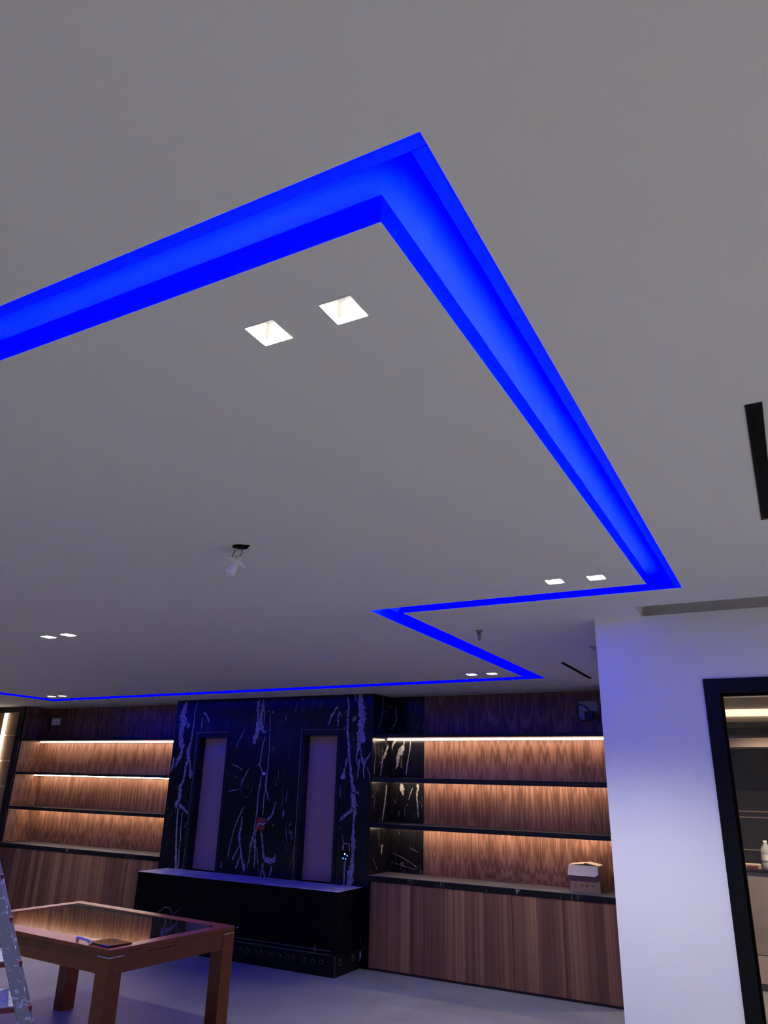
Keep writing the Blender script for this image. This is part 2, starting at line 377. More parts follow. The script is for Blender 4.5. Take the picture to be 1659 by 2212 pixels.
M['copper'] = plain('white wire', (0.6, 0.6, 0.62), 0.4, noise=0.05)
M['orange'] = plain('orange plastic', (0.36, 0.045, 0.018), 0.45, noise=0.3, scale=60)
M['bluewire'] = plain('blue wire', (0.012, 0.02, 0.06), 0.4, noise=0.1)
M['kraft'] = kraft('brown cardboard')
M['kraftin'] = plain('pale cardboard', (0.62, 0.50, 0.36), 0.85, noise=0.06, scale=30)
M['ink'] = plain('box print', (0.05, 0.03, 0.025), 0.8, noise=0.1)
M['gold'] = plain('brass inlay', (0.80, 0.60, 0.40), 0.3, 1.0, noise=0.05)
M['housing'] = plain('white reflector', (0.75, 0.75, 0.74), 0.5, noise=0.02)
M['pane'] = glass('clear door glass')
M['pet'] = glass('clear bottle plastic', (0.93, 0.96, 0.98))
M['pet'].node_tree.nodes['Principled BSDF'].inputs['Transmission Weight'].default_value = 0.6
M['beige'] = plain('beige laminate', (0.40, 0.33, 0.27), 0.45, noise=0.06, scale=6)
M['beigelight'] = plain('pale beige laminate', (0.62, 0.48, 0.38), 0.45, noise=0.04, scale=6)
M['smoke'] = plain('dark backsplash', (0.022, 0.020, 0.019), 0.3, noise=0.3, scale=8)
M['glass_patch'] = plain('pale grey patch', (0.30, 0.30, 0.36), 0.6, noise=0.05)  # grey rounded patch on the left niche glass
def blue_diode(name, k, rg=(-0.037, -0.020)):
    # deep blue diode light lies outside the sRGB gamut: its red and green components are slightly negative
    mt, t, b = nt(name)
    b.inputs['Base Color'].default_value = (0.6, 0.6, 0.6, 1)
    LK(t, vec(t, rg[0], rg[1], 1.0), b.inputs['Emission Color'])
    b.inputs['Emission Strength'].default_value = k
    return mt
M['blue'] = blue_diode('blue cove strip', COVE)
M['bluedim'] = blue_diode('blue cove strip underside', 6.0, (-0.036, -0.026))
M['warm'] = emit('warm shelf strip', (1.0, 0.73, 0.56), SHELF)
M['panelled'] = emit('warm panel strip', (1.0, 0.80, 0.52), PANEL)
M['kitled'] = emit('warm kitchen strip', (1.0, 0.80, 0.55), KITCHEN)
M['bulb'] = emit('downlight diode', (1.0, 0.95, 0.88), 12.0)
M['ledw'] = emit('white indicator', (1.0, 0.75, 0.8), 2.0)
M['ledb'] = emit('blue indicator', (0.05, 0.25, 1.0), 2.0)

# ------------------------------------------------------------------ mesh helpers
class MB:
    def __init__(s, origin=(0, 0, 0)):
        s.v = []; s.f = []; s.mi = []; s.sm = []; s.o = Vector(origin)
    def vert(s, p):
        s.v.append(tuple(Vector(p) - s.o)); return len(s.v) - 1
    def face(s, ids, mi=0, smooth=False):
        s.f.append(tuple(ids)); s.mi.append(mi); s.sm.append(smooth)
    def quad(s, a, b, c, d, mi=0):
        s.face([s.vert(p) for p in (a, b, c, d)], mi)
    def box(s, x0, x1, y0, y1, z0, z1, mi=0):
        i = [s.vert((x, y, z)) for z in (z0, z1) for y in (y0, y1) for x in (x0, x1)]
        for q in ((0, 2, 3, 1), (4, 5, 7, 6), (0, 1, 5, 4), (2, 6, 7, 3), (0, 4, 6, 2), (1, 3, 7, 5)):
            s.face([i[k] for k in q], mi)
        return s
    def obox(s, c, ax, ay, az, mi=0):
        # oriented box: centre and three half-axis vectors
        c, ax, ay, az = map(Vector, (c, ax, ay, az))
        i = [s.vert(c + ax * x + ay * y + az * z) for z in (-1, 1) for y in (-1, 1) for x in (-1, 1)]
        for q in ((0, 2, 3, 1), (4, 5, 7, 6), (0, 1, 5, 4), (2, 6, 7, 3), (0, 4, 6, 2), (1, 3, 7, 5)):
            s.face([i[k] for k in q], mi)
        return s
    def lathe(s, c, axis, prof, n=24, mi=0, smooth=True):
        # prof: (radius, distance along axis)
        c = Vector(c); a = Vector(axis).normalized()
        e = a.orthogonal().normalized(); g = a.cross(e)
        rings = []
        for r, h in prof:
            if r < 1e-6: rings.append([s.vert(c + a * h)])
            else: rings.append([s.vert(c + a * h + (e * math.cos(2 * math.pi * k / n) + g * math.sin(2 * math.pi * k / n)) * r) for k in range(n)])
        for A, B in zip(rings, rings[1:]):
            for k in range(n):
                k2 = (k + 1) % n
                if len(A) == 1 and len(B) == 1: continue
                if len(A) == 1: s.face([A[0], B[k], B[k2]], mi, smooth)
                elif len(B) == 1: s.face([A[k], B[0], A[k2]], mi, smooth)
                else: s.face([A[k], B[k], B[k2], A[k2]], mi, smooth)
        return s
    def tube(s, pts, r, n=8, mi=0):
        pts = [Vector(p) for p in pts]
        # Catmull-Rom smoothing
        if len(pts) > 2:
            q = []
            P = [pts[0] * 2 - pts[1]] + pts + [pts[-1] * 2 - pts[-2]]
            for i in range(1, len(P) - 2):
                for k in range(6):
                    t = k / 6
                    q.append(0.5 * ((2 * P[i]) + (-P[i - 1] + P[i + 1]) * t + (2 * P[i - 1] - 5 * P[i] + 4 * P[i + 1] - P[i + 2]) * t * t + (-P[i - 1] + 3 * P[i] - 3 * P[i + 1] + P[i + 2]) * t ** 3))
            q.append(pts[-1]); pts = q
        rings = []; e = None
        for i, p in enumerate(pts):
            d = (pts[min(i + 1, len(pts) - 1)] - pts[max(i - 1, 0)]).normalized()
            e = d.orthogonal().normalized() if e is None else (e - d * e.dot(d)).normalized()
            g = d.cross(e)
            rings.append([s.vert(p + (e * math.cos(2 * math.pi * k / n) + g * math.sin(2 * math.pi * k / n)) * r) for k in range(n)])
        for A, B in zip(rings, rings[1:]):
            for k in range(n): s.face([A[k], A[(k + 1) % n], B[(k + 1) % n], B[k]], mi, True)
        s.face(rings[0][::-1], mi); s.face(rings[-1], mi)
        return s
    def build(s, name, mats, parent=None, bevel=0.0, loc=None):
        me = bpy.data.meshes.new(name)
        me.from_pydata(s.v, [], s.f)
        for mt in (mats if isinstance(mats, (list, tuple)) else [mats]): me.materials.append(mt)
        for p, k, sm in zip(me.polygons, s.mi, s.sm): p.material_index = k; p.use_smooth = sm
        me.update()
        bm = bmesh.new(); bm.from_mesh(me)
        if not getattr(s, 'keep', False): bmesh.ops.recalc_face_normals(bm, faces=bm.faces)
        bm.to_mesh(me); bm.free()
        o = bpy.data.objects.new(name, me); COL.objects.link(o)
        if parent is not None: o.parent = parent
        else: o.location = s.o
        if bevel:
            md = o.modifiers.new('bevel', 'BEVEL'); md.width = bevel; md.segments = 2; md.limit_method = 'ANGLE'
        return o
def tag(o, label, cat, group=None, kind=None):
    o['label'] = label; o['category'] = cat
    if group: o['group'] = group
    if kind: o['kind'] = kind
    return o
def struct(o, label=None, cat=None):
    o['kind'] = 'structure'
    if label: o['label'] = label
    if cat: o['category'] = cat
    return o
def thing(name, label, cat, loc, group=None, rotz=0.0):
    o = bpy.data.objects.new(name, None); COL.objects.link(o)
    o.empty_display_size = 0.05
    o.location = loc; o.rotation_euler = (0, 0, rotz)
    return tag(o, label, cat, group)
def L(o): return MB(o.location)          # mesh of a part, given in world coordinates

# ------------------------------------------------------------------ room shell
XL, XR, YN, YK = -13.2, 3.4, -3.6, 9.2
mb = MB(); mb.box(XL - 0.1, XR + 0.1, YN - 0.1, YK + 0.1, -0.12, 0.0)
struct(mb.build('floor', M['tile']), 'grey stone tile floor with fine pale joints', 'floor')

DL = [  # recessed downlights in pairs (centre x, y)
    (-0.695, 1.079, 'right of the pair nearest the corner of the blue cove'),
    (-0.885, 1.077, 'left of the pair nearest the corner of the blue cove'),
    (-0.692, 3.335, 'right of the pair beside the short cove run'),
    (-0.885, 3.330, 'left of the pair beside the short cove run'),
    (-4.335, 3.428, 'right of the pair high at the left edge of the photo'),
    (-4.540, 3.432, 'left of the pair high at the left edge of the photo'),
    (-2.200, 6.062, 'right of the pair by the far point of the cove'),
    (-2.385, 6.055, 'left of the pair by the far point of the cove'),
    (-7.795, 6.235, 'right of the pair in the far left corner of the cove'),
    (-7.990, 6.235, 'left of the pair in the far left corner of the cove'),
]
DL_ADDED = [(-4.335, 1.078), (-4.540, 1.078), (-7.795, 1.078), (-7.990, 1.078), (-7.795, 3.43), (-7.990, 3.43),  # unseen downlights, added to raise the overall brightness
          (1.4, 0.6), (1.6, 0.6), (1.4, 2.6), (1.6, 2.6), (-0.7, -1.2), (-0.9, -1.2), (-4.3, -1.2), (-4.5, -1.2), (-7.8, -1.2), (-8.0, -1.2), (1.4, -1.6), (1.6, -1.6), (-0.2, 7.9), (0.8, 7.9)]
HA = 0.041    # half aperture
xs = {XL, -8.44, -8.30, -2.004, -1.857, -0.505, -0.364, XR, -0.647, -1.14, -0.93}
ys = {YN, 0.749, 0.888, 3.545, 3.667, 6.33, 6.46, YK, 3.995, 4.40, 5.05, 5.28}
for p in DL + DL_ADDED:
    xs |= {round(p[0] - HA, 4), round(p[0] + HA, 4)}; ys |= {round(p[1] - HA, 4), round(p[1] + HA, 4)}
xs = sorted(xs); ys = sorted(ys)
def ceil_z(x, y):
    for p in DL + DL_ADDED:
        if abs(x - p[0]) < HA and abs(y - p[1]) < HA: return None
    outer = (-8.44 < x < -0.364 and 0.749 < y < 3.667) or (-8.44 < x < -1.857 and 0.749 < y < 6.46)
    inner = (-8.30 < x < -0.505 and 0.888 < y < 3.545) or (-8.30 < x < -2.004 and 0.888 < y < 6.33)
    if outer and not inner: return ZR
    if x > -0.647 and 3.995 < y < 4.40: return ZC + 0.20
    if -1.14 < x < -0.93 and 5.05 < y < 5.28: return ZC + 0.22
    return ZC
def warp(x, y):     # the far run of the cove is not quite square to the room
    if abs(y - 6.33) < 1e-6 or abs(y - 6.46) < 1e-6: return y + max(0.0, (-1.86 - max(x, -8.44))) * 0.0275
    return y
mb = MB(); mb.keep = True
cells = {}
for i in range(len(xs) - 1):
    for j in range(len(ys) - 1):
        cells[i, j] = ceil_z((xs[i] + xs[i + 1]) / 2, (ys[j] + ys[j + 1]) / 2)
def cp(i, j, z): return (xs[i], warp(xs[i], ys[j]), z)
for (i, j), z in cells.items():
    if z is None: continue
    mb.quad(cp(i, j, z), cp(i, j + 1, z), cp(i + 1, j + 1, z), cp(i + 1, j, z))
    for di, dj, a, b in ((1, 0, (i + 1, j), (i + 1, j + 1)), (0, 1, (i + 1, j + 1), (i, j + 1)), (-1, 0, (i, j + 1), (i, j)), (0, -1, (i, j), (i + 1, j))):
        z2 = cells.get((i + di, j + dj), z)
        if z2 is not None and z2 < z - 1e-6:
            mb.quad(cp(*a, z2), cp(*b, z2), cp(*b, z), cp(*a, z))
ceiling = struct(mb.build('ceiling', M['paint']), 'plain white plaster ceiling with a recessed lighting cove', 'ceiling')

def wall(name, x0, x1, y0, y1, z0, z1, label, mat='wall'):
    b = MB(); b.box(x0, x1, y0, y1, z0, z1)
    return struct(b.build(name, M[mat]), label, 'wall')
# white wall on the right with its door opening (x -0.37 .. 0.62)
b = MB()
b.box(-0.908, -0.36, YW, YW + 0.12, 0, ZC)
b.box(-0.36, 0.63, YW, YW + 0.12, 2.205, ZC)
b.box(0.63, XR, YW, YW + 0.12, 0, ZC)
b.box(-0.908, -0.80, YW + 0.12, YF, 0, ZC)
struct(b.build('wall_right', M['wall']), 'white painted wall with the black framed glass door', 'wall')
wall('wall_back', XL, XR, YK, YK + 0.1, 0, ZC + 0.2, 'wall behind the joinery')
wall('wall_front', XL, XR, YN - 0.1, YN, 0, ZC + 0.2, 'white wall behind the camera')
wall('wall_left', XL - 0.1, XL, YN, YK, 0, ZC + 0.2, 'white wall on the far left')
wall('wall_side', XR, XR + 0.1, YN, YK, 0, ZC + 0.2, 'white wall beyond the door')

# ------------------------------------------------------------------ cove light strips
def cove_strip(x0, y0, x1, y1, nx, ny, label):
    # thin diffuser on the outer side of the cove, facing the island
    r = thing('cove_light_strip', label, 'light strip', ((x0 + x1) / 2, (y0 + y1) / 2, ZC + 0.004), 'blue light strips of the ceiling cove')
    b = L(r); t = 0.006
    xa, xb = x0 + nx * 0.0008, x1 + nx * 0.0008
    ya, yb = y0 + ny * 0.0008, y1 + ny * 0.0008
    def sec(t): return [(xa, ya), (xb, yb), (xb + nx * t, yb + ny * t), (xa + nx * t, ya + ny * t)]
    lo = [b.vert((x, y, ZC + 0.003)) for x, y in sec(0.028)]; hi = [b.vert((x, y, ZC + 0.043)) for x, y in sec(0.001)]
    b.face(lo[::-1], 1); b.face(hi)
    for k in range(4): b.face([lo[k], lo[(k + 1) % 4], hi[(k + 1) % 4], hi[k]])
    b.build('diffuser', [M['blue'], M['bluedim']], r)
    return r
e = 0.0295
yl = lambda x: 6.46 + (-1.86 - x) * 0.0275
cove_strip(-8.4395, 0.749, -0.3645, 0.749, 0, 1, 'blue light strip in the near run of the ceiling cove, nearest the camera')
cove_strip(-0.364, 0.749 + e, -0.364, 3.6665, -1, 0, 'blue light strip in the long right run of the ceiling cove')
cove_strip(-0.364 - e, 3.667, -1.857, 3.667, 0, -1, 'blue light strip in the short cove run above the white wall')
cove_strip(-1.857, 3.667, -1.857, 6.4595, -1, 0, 'blue light strip in the slanting cove run beside the small sprinkler')
cove_strip(-1.857 - e, yl(-1.86), -8.44 + e, yl(-8.44), 0, -1, 'blue light strip in the far cove run above the black marble')
cove_strip(-8.44, yl(-8.44) - e, -8.44, 0.749 + e, 1, 0, 'blue light strip in the far left cove run')

# ------------------------------------------------------------------ downlights
lamp = bpy.data.lights.new('downlight_lamp', 'SPOT')
lamp.energy = DOWNLIGHT_W; lamp.color = (1.0, 0.99, 0.86); lamp.shadow_soft_size = 0.012
lamp.spot_size = math.radians(116); lamp.spot_blend = 1.0
lamp_out = lamp.copy(); lamp_out.name = 'added_lamp_out'; lamp_out.energy = DOWNLIGHT_W * 1.9
lamp_side = lamp.copy(); lamp_side.name = 'added_lamp_side'; lamp_side.energy = DOWNLIGHT_W * 4.2  # added lamps that brighten the white wall
lamp_kit = lamp.copy(); lamp_kit.name = 'added_lamp_kitchen'; lamp_kit.energy = DOWNLIGHT_W * 2.5; lamp_kit.color = (1.0, 0.80, 0.62)  # added lamps that light the kitchenette cabinets
def downlight(x, y, label, group, lamp=lamp):
    r = thing('recessed_downlight', label, 'downlight', (x, y, ZC), group)
    b = L(r); h = HA; z0, z1 = ZC - 0.0015, ZC + 0.058
    b.keep = False
    t = 0.004
    b.box(x - h, x - h + t, y - h, y + h, ZC - 0.001, z1); b.box(x + h - t, x + h, y - h, y + h, ZC - 0.001, z1)
    b.box(x - h + t, x + h - t, y - h, y - h + t, ZC - 0.001, z1); b.box(x - h + t, x + h - t, y + h - t, y + h, ZC - 0.001, z1)
    b.box(x - h, x + h, y - h, y + h, z1, z1 + 0.004)
    b.build('housing', M['housing'], r)
    d = L(r); d.lathe((x, y, z1 - 0.001), (0, 0, -1), [(0.0, 0), (0.013, 0.0), (0.013, 0.004), (0.009, 0.008), (0.0, 0.009)], 16)
    d.build('diode', M['bulb'], r)
    o = bpy.data.objects.new('lamp_beam', lamp); COL.objects.link(o); o.parent = r; o.location = (0, 0, 0.040)
    return r
for x, y, w in DL:
    downlight(x, y, 'glowing square recessed downlight, ' + w, 'square recessed ceiling downlights')
for x, y in DL_ADDED:
    downlight(x, y, 'square recessed downlight outside the view, added for overall brightness', 'added downlights outside the view', lamp_kit if y > 5 else (lamp_side if x > 0 and y > 0 else lamp_out))
# ------------------------------------------------------------------ black marble chimney breast
XML, XMR = -6.68, -3.90
NL = (-6.262, -5.846, 2.125)     # left niche opening x0, x1, top
NR = (-4.757, -4.333, 2.142)     # right niche
def ribbons(b, data, to3d, rnd, mi=1):
    for line in data:
        if max(w for _, _, w in line) < 0.0045: line = [(a, z, w * 0.6) for a, z, w in line]
        # resample and roughen the edges of each vein
        q = []
        for (a0, z0, w0), (a1, z1, w1) in zip(line, line[1:]):
            n = max(2, int(math.hypot(a1 - a0, z1 - z0) / 0.018))
            for k in range(n):
                t = k / n; q.append((a0 + (a1 - a0) * t, z0 + (z1 - z0) * t, w0 + (w1 - w0) * t))
        q.append(line[-1])
        L_, R_ = [], []
        jx = 0.0
        for i, (a, z, w) in enumerate(q):
            p0, p1 = q[max(i - 1, 0)], q[min(i + 1, len(q) - 1)]
            dx, dz = p1[0] - p0[0], p1[1] - p0[1]; l = math.hypot(dx, dz) or 1
            nx, nz = -dz / l, dx / l
            jx = 0.7 * jx + rnd.uniform(-1, 1) * 0.35 * w
            end = 0.25 if i in (0, len(q) - 1) else 1.0
            wl = w * end * rnd.uniform(0.7, 1.5); wr = w * end * rnd.uniform(0.7, 1.5)
            L_.append((a + nx * (wl + jx), z + nz * (wl + jx))); R_.append((a - nx * (wr - jx), z - nz * (wr - jx)))
        ok = lambda p: True
        for i in range(len(q) - 1):
            b.quad(to3d(*L_[i]), to3d(*L_[i + 1]), to3d(*R_[i + 1]), to3d(*R_[i]), mi)
breast = thing('marble_chimney_breast', 'black marble chimney breast with white veins between the two lit bookcases', 'chimney breast', ((XML + XMR) / 2, 7.3, 0))
b = L(breast); D = 7.60
zt = ZC - 0.001
b.box(XML, NL[0], YF, D, 0, zt); b.box(NL[0], NL[1], YF, D, NL[2], zt); b.box(NL[0], NL[1], YF, D, 0, 0.60)
b.box(NL[1], NR[0], YF, D, 0, zt); b.box(NR[0], NR[1], YF, D, NR[2], zt); b.box(NR[0], NR[1], YF, D, 0, 0.60)
b.box(NR[1], XMR, YF, D, 0, zt)
b.box(NL[0], NL[1], YF + 0.13, D, 0.60, NL[2]); b.box(NR[0], NR[1], YF + 0.13, D, 0.60, NR[2])
rv = random.Random(3)
zc_ = lambda z: min(z, zt - 0.003)
ribbons(b, VEINS['front'], lambda a, z: (min(max(a, XML + 0.001), XMR - 0.001), YF - 0.0007, max(zc_(z), 0.003)), rv)
ribbons(b, VEINS['side'], lambda a, z: (XMR + 0.0007, min(max(a, YF + 0.001), YB - 0.003), zc_(z)), rv)
b.build('marble_cladding', [M['marble'], M['vein']], breast)

def niche(x0, x1, z1, label, glass='bronze', glass_patch=False):
    r = thing('display_niche', label, 'niche', ((x0 + x1) / 2, YF + 0.05, 0.70), 'tall niches in the black marble')
    z0 = 0.702
    b = L(r); w = 0.042
    b.box(x0 - w, x0, YF - 0.006, YF - 0.001, z0, z1 + w + 0.02); b.box(x1, x1 + w, YF - 0.006, YF - 0.001, z0, z1 + w + 0.02)
    b.box(x0, x1, YF - 0.006, YF - 0.001, z1, z1 + w + 0.02)
    b.build('frame', M['dark'], r, 0.001)
    b = L(r); b.box(x0 - w - 0.003, x0 - w, YF - 0.008, YF - 0.001, z0, z1 + w + 0.022); b.box(x0 - w, x1 + w, YF - 0.008, YF - 0.001, z1 + w + 0.0205, z1 + w + 0.0225)
    b.build('edge_trim', M['steel'], r)
    b = L(r); b.box(x0 + 0.002, x1 - 0.002, YF + 0.105, YF + 0.125, z0, z1 - 0.002)
    b.build('tinted_glass', M[glass], r)
    if glass_patch:
        b = L(r); c = (x0 + x1) / 2 + 0.045
        n = 24; ring = []
        for k in range(n):
            a = 2 * math.pi * k / n
            ring.append((c + 0.034 * math.copysign(abs(math.cos(a)) ** 0.4, math.cos(a)), z1 - 0.115 + 0.072 * math.copysign(abs(math.sin(a)) ** 0.4, math.sin(a))))
        f = [b.vert((x, YF + 0.103, z)) for x, z in ring]; g = [b.vert((x, YF + 0.105, z)) for x, z in ring]
        b.face(f); b.face(g[::-1])
        for k in range(n): b.face([f[k], f[(k + 1) % n], g[(k + 1) % n], g[k]])
        b.build('glass_patch', M['glass_patch'], r)
niche(*NL, 'tall black framed niche with tinted glass on the left of the black marble', 'bronze', True)
niche(*NR, 'tall black framed niche on the right of the black marble, light painted into its browner glass', 'bronzelit')

# ------------------------------------------------------------------ fireplace box
XA, XB, YA = -6.53, -3.97, 6.59
fp = thing('fireplace_box', 'long black fireplace box on the floor in front of the veined marble', 'fireplace', ((XA + XB) / 2, 6.82, 0))
b = L(fp); b.box(XA, XB, YA, YF - 0.002, 0, 0.172); b.build('plinth', M['blackmetal'], fp, 0.003)
b = L(fp); b.box(XA, XB, YA + 0.004, YF - 0.002, 0.172, 0.660); b.build('glass_body', M['void'], fp, 0.003)
b = L(fp)
b.box(XA + 0.05, XB - 0.05, YA - 0.002, YA + 0.003, 0.205, 0.212); b.box(XA + 0.05, XB - 0.05, YA - 0.004, YA + 0.002, 0.172, 0.180)
b.box(-4.20, -4.188, YA - 0.003, YA + 0.003, 0.182, 0.235)
b.build('burner_rail', M['grommet'], fp)
b = L(fp); b.box(XA, XB, YA, YF - 0.002, 0.660, 0.696); b.build('stone_slab', M['void'], fp, 0.002)
b = L(fp); b.box(XA + 0.001, XB - 0.001, YA + 0.002, YF - 0.003, 0.6962, 0.700); b.build('ledge_top', M['ledge'], fp)
b = L(fp); b.box(XB - 0.006, XB + 0.001, YA - 0.001, YA + 0.004, 0.0, 0.172); b.build('corner_trim', M['grommet'], fp)
def rim(parent, c, axis, r):
    b = L(parent); b.lathe(c, axis, [(r * 0.80, 0.0), (r * 0.86, 0.005), (r, 0.005), (r * 1.06, 0.0)], 20)
    o = b.build('vent_hole', M['grommet'], parent)
    b = L(parent); b.lathe(Vector(c) + Vector(axis) * 0.0015, axis, [(r * 0.8, 0.0), (0.0, 0.0003)], 20)
    h = b.build('hole_core', M['void'], o); 
    return o
for k in range(17):
    rim(fp, (-4.116 - k * 0.0945 - (0.03 if k in (3, 7) else 0), YA - 0.0005, 0.112), (0, -1, 0), 0.019)
rim(fp, (XB + 0.0005, 6.68, 0.112), (1, 0, 0), 0.026); rim(fp, (XB + 0.0005, 6.92, 0.112), (1, 0, 0), 0.026)
b = L(fp); b.lathe((-5.10, YA - 0.002, 0.30), (0, -1, 0), [(0.0, 0.02), (0.008, 0.018), (0.008, 0.0)], 12)
b.build('valve', M['steel'], fp)

# cable lying against the front of the fireplace
b = MB((-5.86, 6.40, 0))
b.tube([(-6.10, 6.45, 0.012), (-6.09, 6.43, 0.16), (-6.03, 6.41, 0.32), (-5.944, 6.40, 0.404), (-5.891, 6.40, 0.426), (-5.839, 6.40, 0.416), (-5.795, 6.40, 0.376), (-5.760, 6.40, 0.385), (-5.716, 6.40, 0.424)], 0.005)
tag(b.build('cable', M['greycable']), 'thin grey cable curling up in front of the black fireplace box', 'cable')

# junction box, wire loop, plugs and controls on the marble
r = thing('junction_box', 'open orange junction box set into the black marble', 'junction box', (-5.265, YF - 0.002, 1.22))
b = L(r); x0, x1, z0, z1 = -5.325, -5.205, 1.160, 1.282
for q in ((x0, x0 + 0.006, z0, z1), (x1 - 0.006, x1, z0, z1), (x0 + 0.006, x1 - 0.006, z0, z0 + 0.006), (x0 + 0.006, x1 - 0.006, z1 - 0.006, z1)):
    b.box(q[0], q[1], YF - 0.020, YF - 0.001, q[2], q[3])
b.box(x0 + 0.006, x1 - 0.006, YF - 0.005, YF - 0.001, z0 + 0.006, z1 - 0.006)
for dx, dz in ((0.02, 0.1), (0.1, 0.1), (0.02, 0.02), (0.1, 0.02)):
    b.lathe((x0 + dx, YF - 0.004, z0 + dz), (0, -1, 0), [(0.010, 0), (0.010, 0.012), (0.0, 0.013)], 12)
b.build('box_body', M['orange'], r)
b = L(r); b.tube([(-5.300, YF - 0.012, 1.185), (-5.288, YF - 0.022, 1.215), (-5.255, YF - 0.026, 1.224), (-5.225, YF - 0.022, 1.218), (-5.190, YF - 0.018, 1.232)], 0.006)
b.build('wire', M['copper'], r)
b = MB((-5.48, YF - 0.01, 1.48))
b.tube([(-5.590, YF - 0.004, 1.640), (-5.573, YF - 0.010, 1.600), (-5.552, YF - 0.014, 1.520), (-5.505, YF - 0.016, 1.484), (-5.440, YF - 0.014, 1.512), (-5.409, YF - 0.004, 1.600)], 0.0055)
tag(b.build('wire_loop', M['bluewire']), 'thin dark blue wire hanging in a loop on the marble between the niches', 'wire')
r = thing('wall_control', 'small control with glowing blue and white lights on the right edge of the marble', 'control', (-4.165, YF - 0.005, 0.975))
b = L(r); b.box(-4.215, -4.115, YF - 0.012, YF - 0.001, 0.925, 1.015); b.build('control_plate', M['void'], r, 0.003)
for dx, dz, mm, n_ in ((-0.012, 0.012, 'ledw', 'white_light'), (0.016, -0.002, 'ledb', 'blue_light'), (-0.03, -0.03, 'ledb', 'blue_light'), (0.0, -0.034, 'ledb', 'blue_light')):
    b = L(r); b.lathe((-4.165 + dx, YF - 0.012, 0.975 + dz), (0, -1, 0), [(0.008, 0), (0.007, 0.004), (0.0, 0.005)], 12)
    b.build(n_, M[mm], r)
b = L(r); b.box(-4.200, -4.194, YF - 0.010, YF - 0.001, 1.015, 1.085); b.box(-4.132, -4.126, YF - 0.010, YF - 0.001, 1.015, 1.085)
b.box(-4.200, -4.126, YF - 0.010, YF - 0.001, 1.079, 1.085); b.build('bracket', M['gold'], r)
r = thing('wall_plug', 'tiny white plug on the marble above the junction box', 'plug', (-5.27, YF - 0.006, 1.735))
b = L(r); b.lathe((-5.27, YF - 0.001, 1.737), (0, -1, 0), [(0.016, 0), (0.016, 0.01), (0.011, 0.022), (0, 0.023)], 14); b.build('plug_body', M['plastic'], r)

# ------------------------------------------------------------------ bookcases
def veneer_panel(name, x0, x1, y0, y1, z0, z1, label, mat='veneer'):
    b = MB(((x0 + x1) / 2, (y0 + y1) / 2, z0)); b.box(x0, x1, y0, y1, z0, z1)
    return tag(b.build(name, M[mat]), label, 'wall panel')
ZT = ZC - 0.001
veneer_panel('wood_back_panel', -3.490, -1.50, YB, YB + 0.02, 0.0, ZT, 'walnut back panel behind the shelves right of the marble')
veneer_panel('wood_back_panel', -9.52, XML - 0.001, YB, YB + 0.02, 0.0, ZT, 'walnut back panel behind the shelves left of the marble')
b = MB((-9.52, 7.25, 0)); b.box(-9.525, -9.505, YF + 0.012, YB - 0.001, 0.812, ZT)
tag(b.build('wood_side_panel', M['veneer']), 'walnut side panel at the left end of the left bookcase', 'wall panel')
b = MB((-9.57, 7.05, 0)); b.box(-9.635, -9.526, YF - 0.012, YB, 0.812, ZT)
tag(b.build('bookcase_stile', M['dark']), 'narrow black upright between the left bookcase and the lit wall panel', 'upright', None)
r = thing('marble_side_cladding', 'black marble strip at the back of the right bookcase, beside the walnut', 'wall cladding', (-3.69, YB, 0))
b = L(r); b.box(XMR + 0.001, -3.491, YB - 0.004, YB + 0.02, 0, ZT)
ribbons(b, VEINS['back'], lambda a, z: (min(max(a, XMR + 0.004), -3.494), YB - 0.0047, z), rv)
b.build('cladding_slab', [M['marble'], M['vein']], r)
b = MB((-1.49, 7.25, 0)); b.box(-1.499, -1.475, YF - 0.02, YB + 0.02, 0, ZT)
tag(b.build('bookcase_end_panel', M['dark']), 'black end panel of the right bookcase beside the white wall', 'end panel')

def shelf(x0, x1, z0, z1, label, group, strip, dz=0.010, yf=YF + 0.012, lip=0.0):
    r = thing('bookcase_shelf', label, 'shelf', ((x0 + x1) / 2, 7.25, z0), group)
    b = L(r); b.box(x0, x1, yf, YB - 0.005, z0, z1); b.build('shelf_board', M['dark'], r, 0.002)
    if lip:
        b = L(r); b.box(x0, x1, yf, yf + 0.02, z0 - lip, z0 - 0.0003); b.build('front_lip', M['dark'], r)
    b = L(r); b.box(x0 + strip, x1 - 0.01, YB - 0.105, YB - 0.085, z0 - dz, z0 - 0.0005)
    b.build('light_strip', M['warm'], r)
GR, GL = 'black shelves of the right bookcase', 'black shelves of the left bookcase'
XR0, XR1 = XMR + 0.002, -1.501
shelf(XR0, XR1, 2.118, 2.152, 'top black shelf of the right bookcase, with a bright strip under it', GR, 0.02)
shelf(XR0, XR1, 1.700, 1.725, 'second black shelf from the top of the right bookcase', GR, 0.02, lip=0.021)
shelf(XR0, XR1, 1.245, 1.288, 'lowest black shelf of the right bookcase, above the cardboard box', GR, 0.02)
XL0, XL1 = -9.503, XML - 0.002
shelf(XL0, XL1, 2.104, 2.140, 'top black shelf of the left bookcase, with a bright strip under it', GL, 0.02)
shelf(XL0, XL1, 1.665, 1.698, 'second black shelf from the top of the left bookcase', GL, 0.02)
shelf(XL0, XL1, 1.240, 1.262, 'lowest black shelf of the left bookcase', GL, 0.02, lip=0.018)

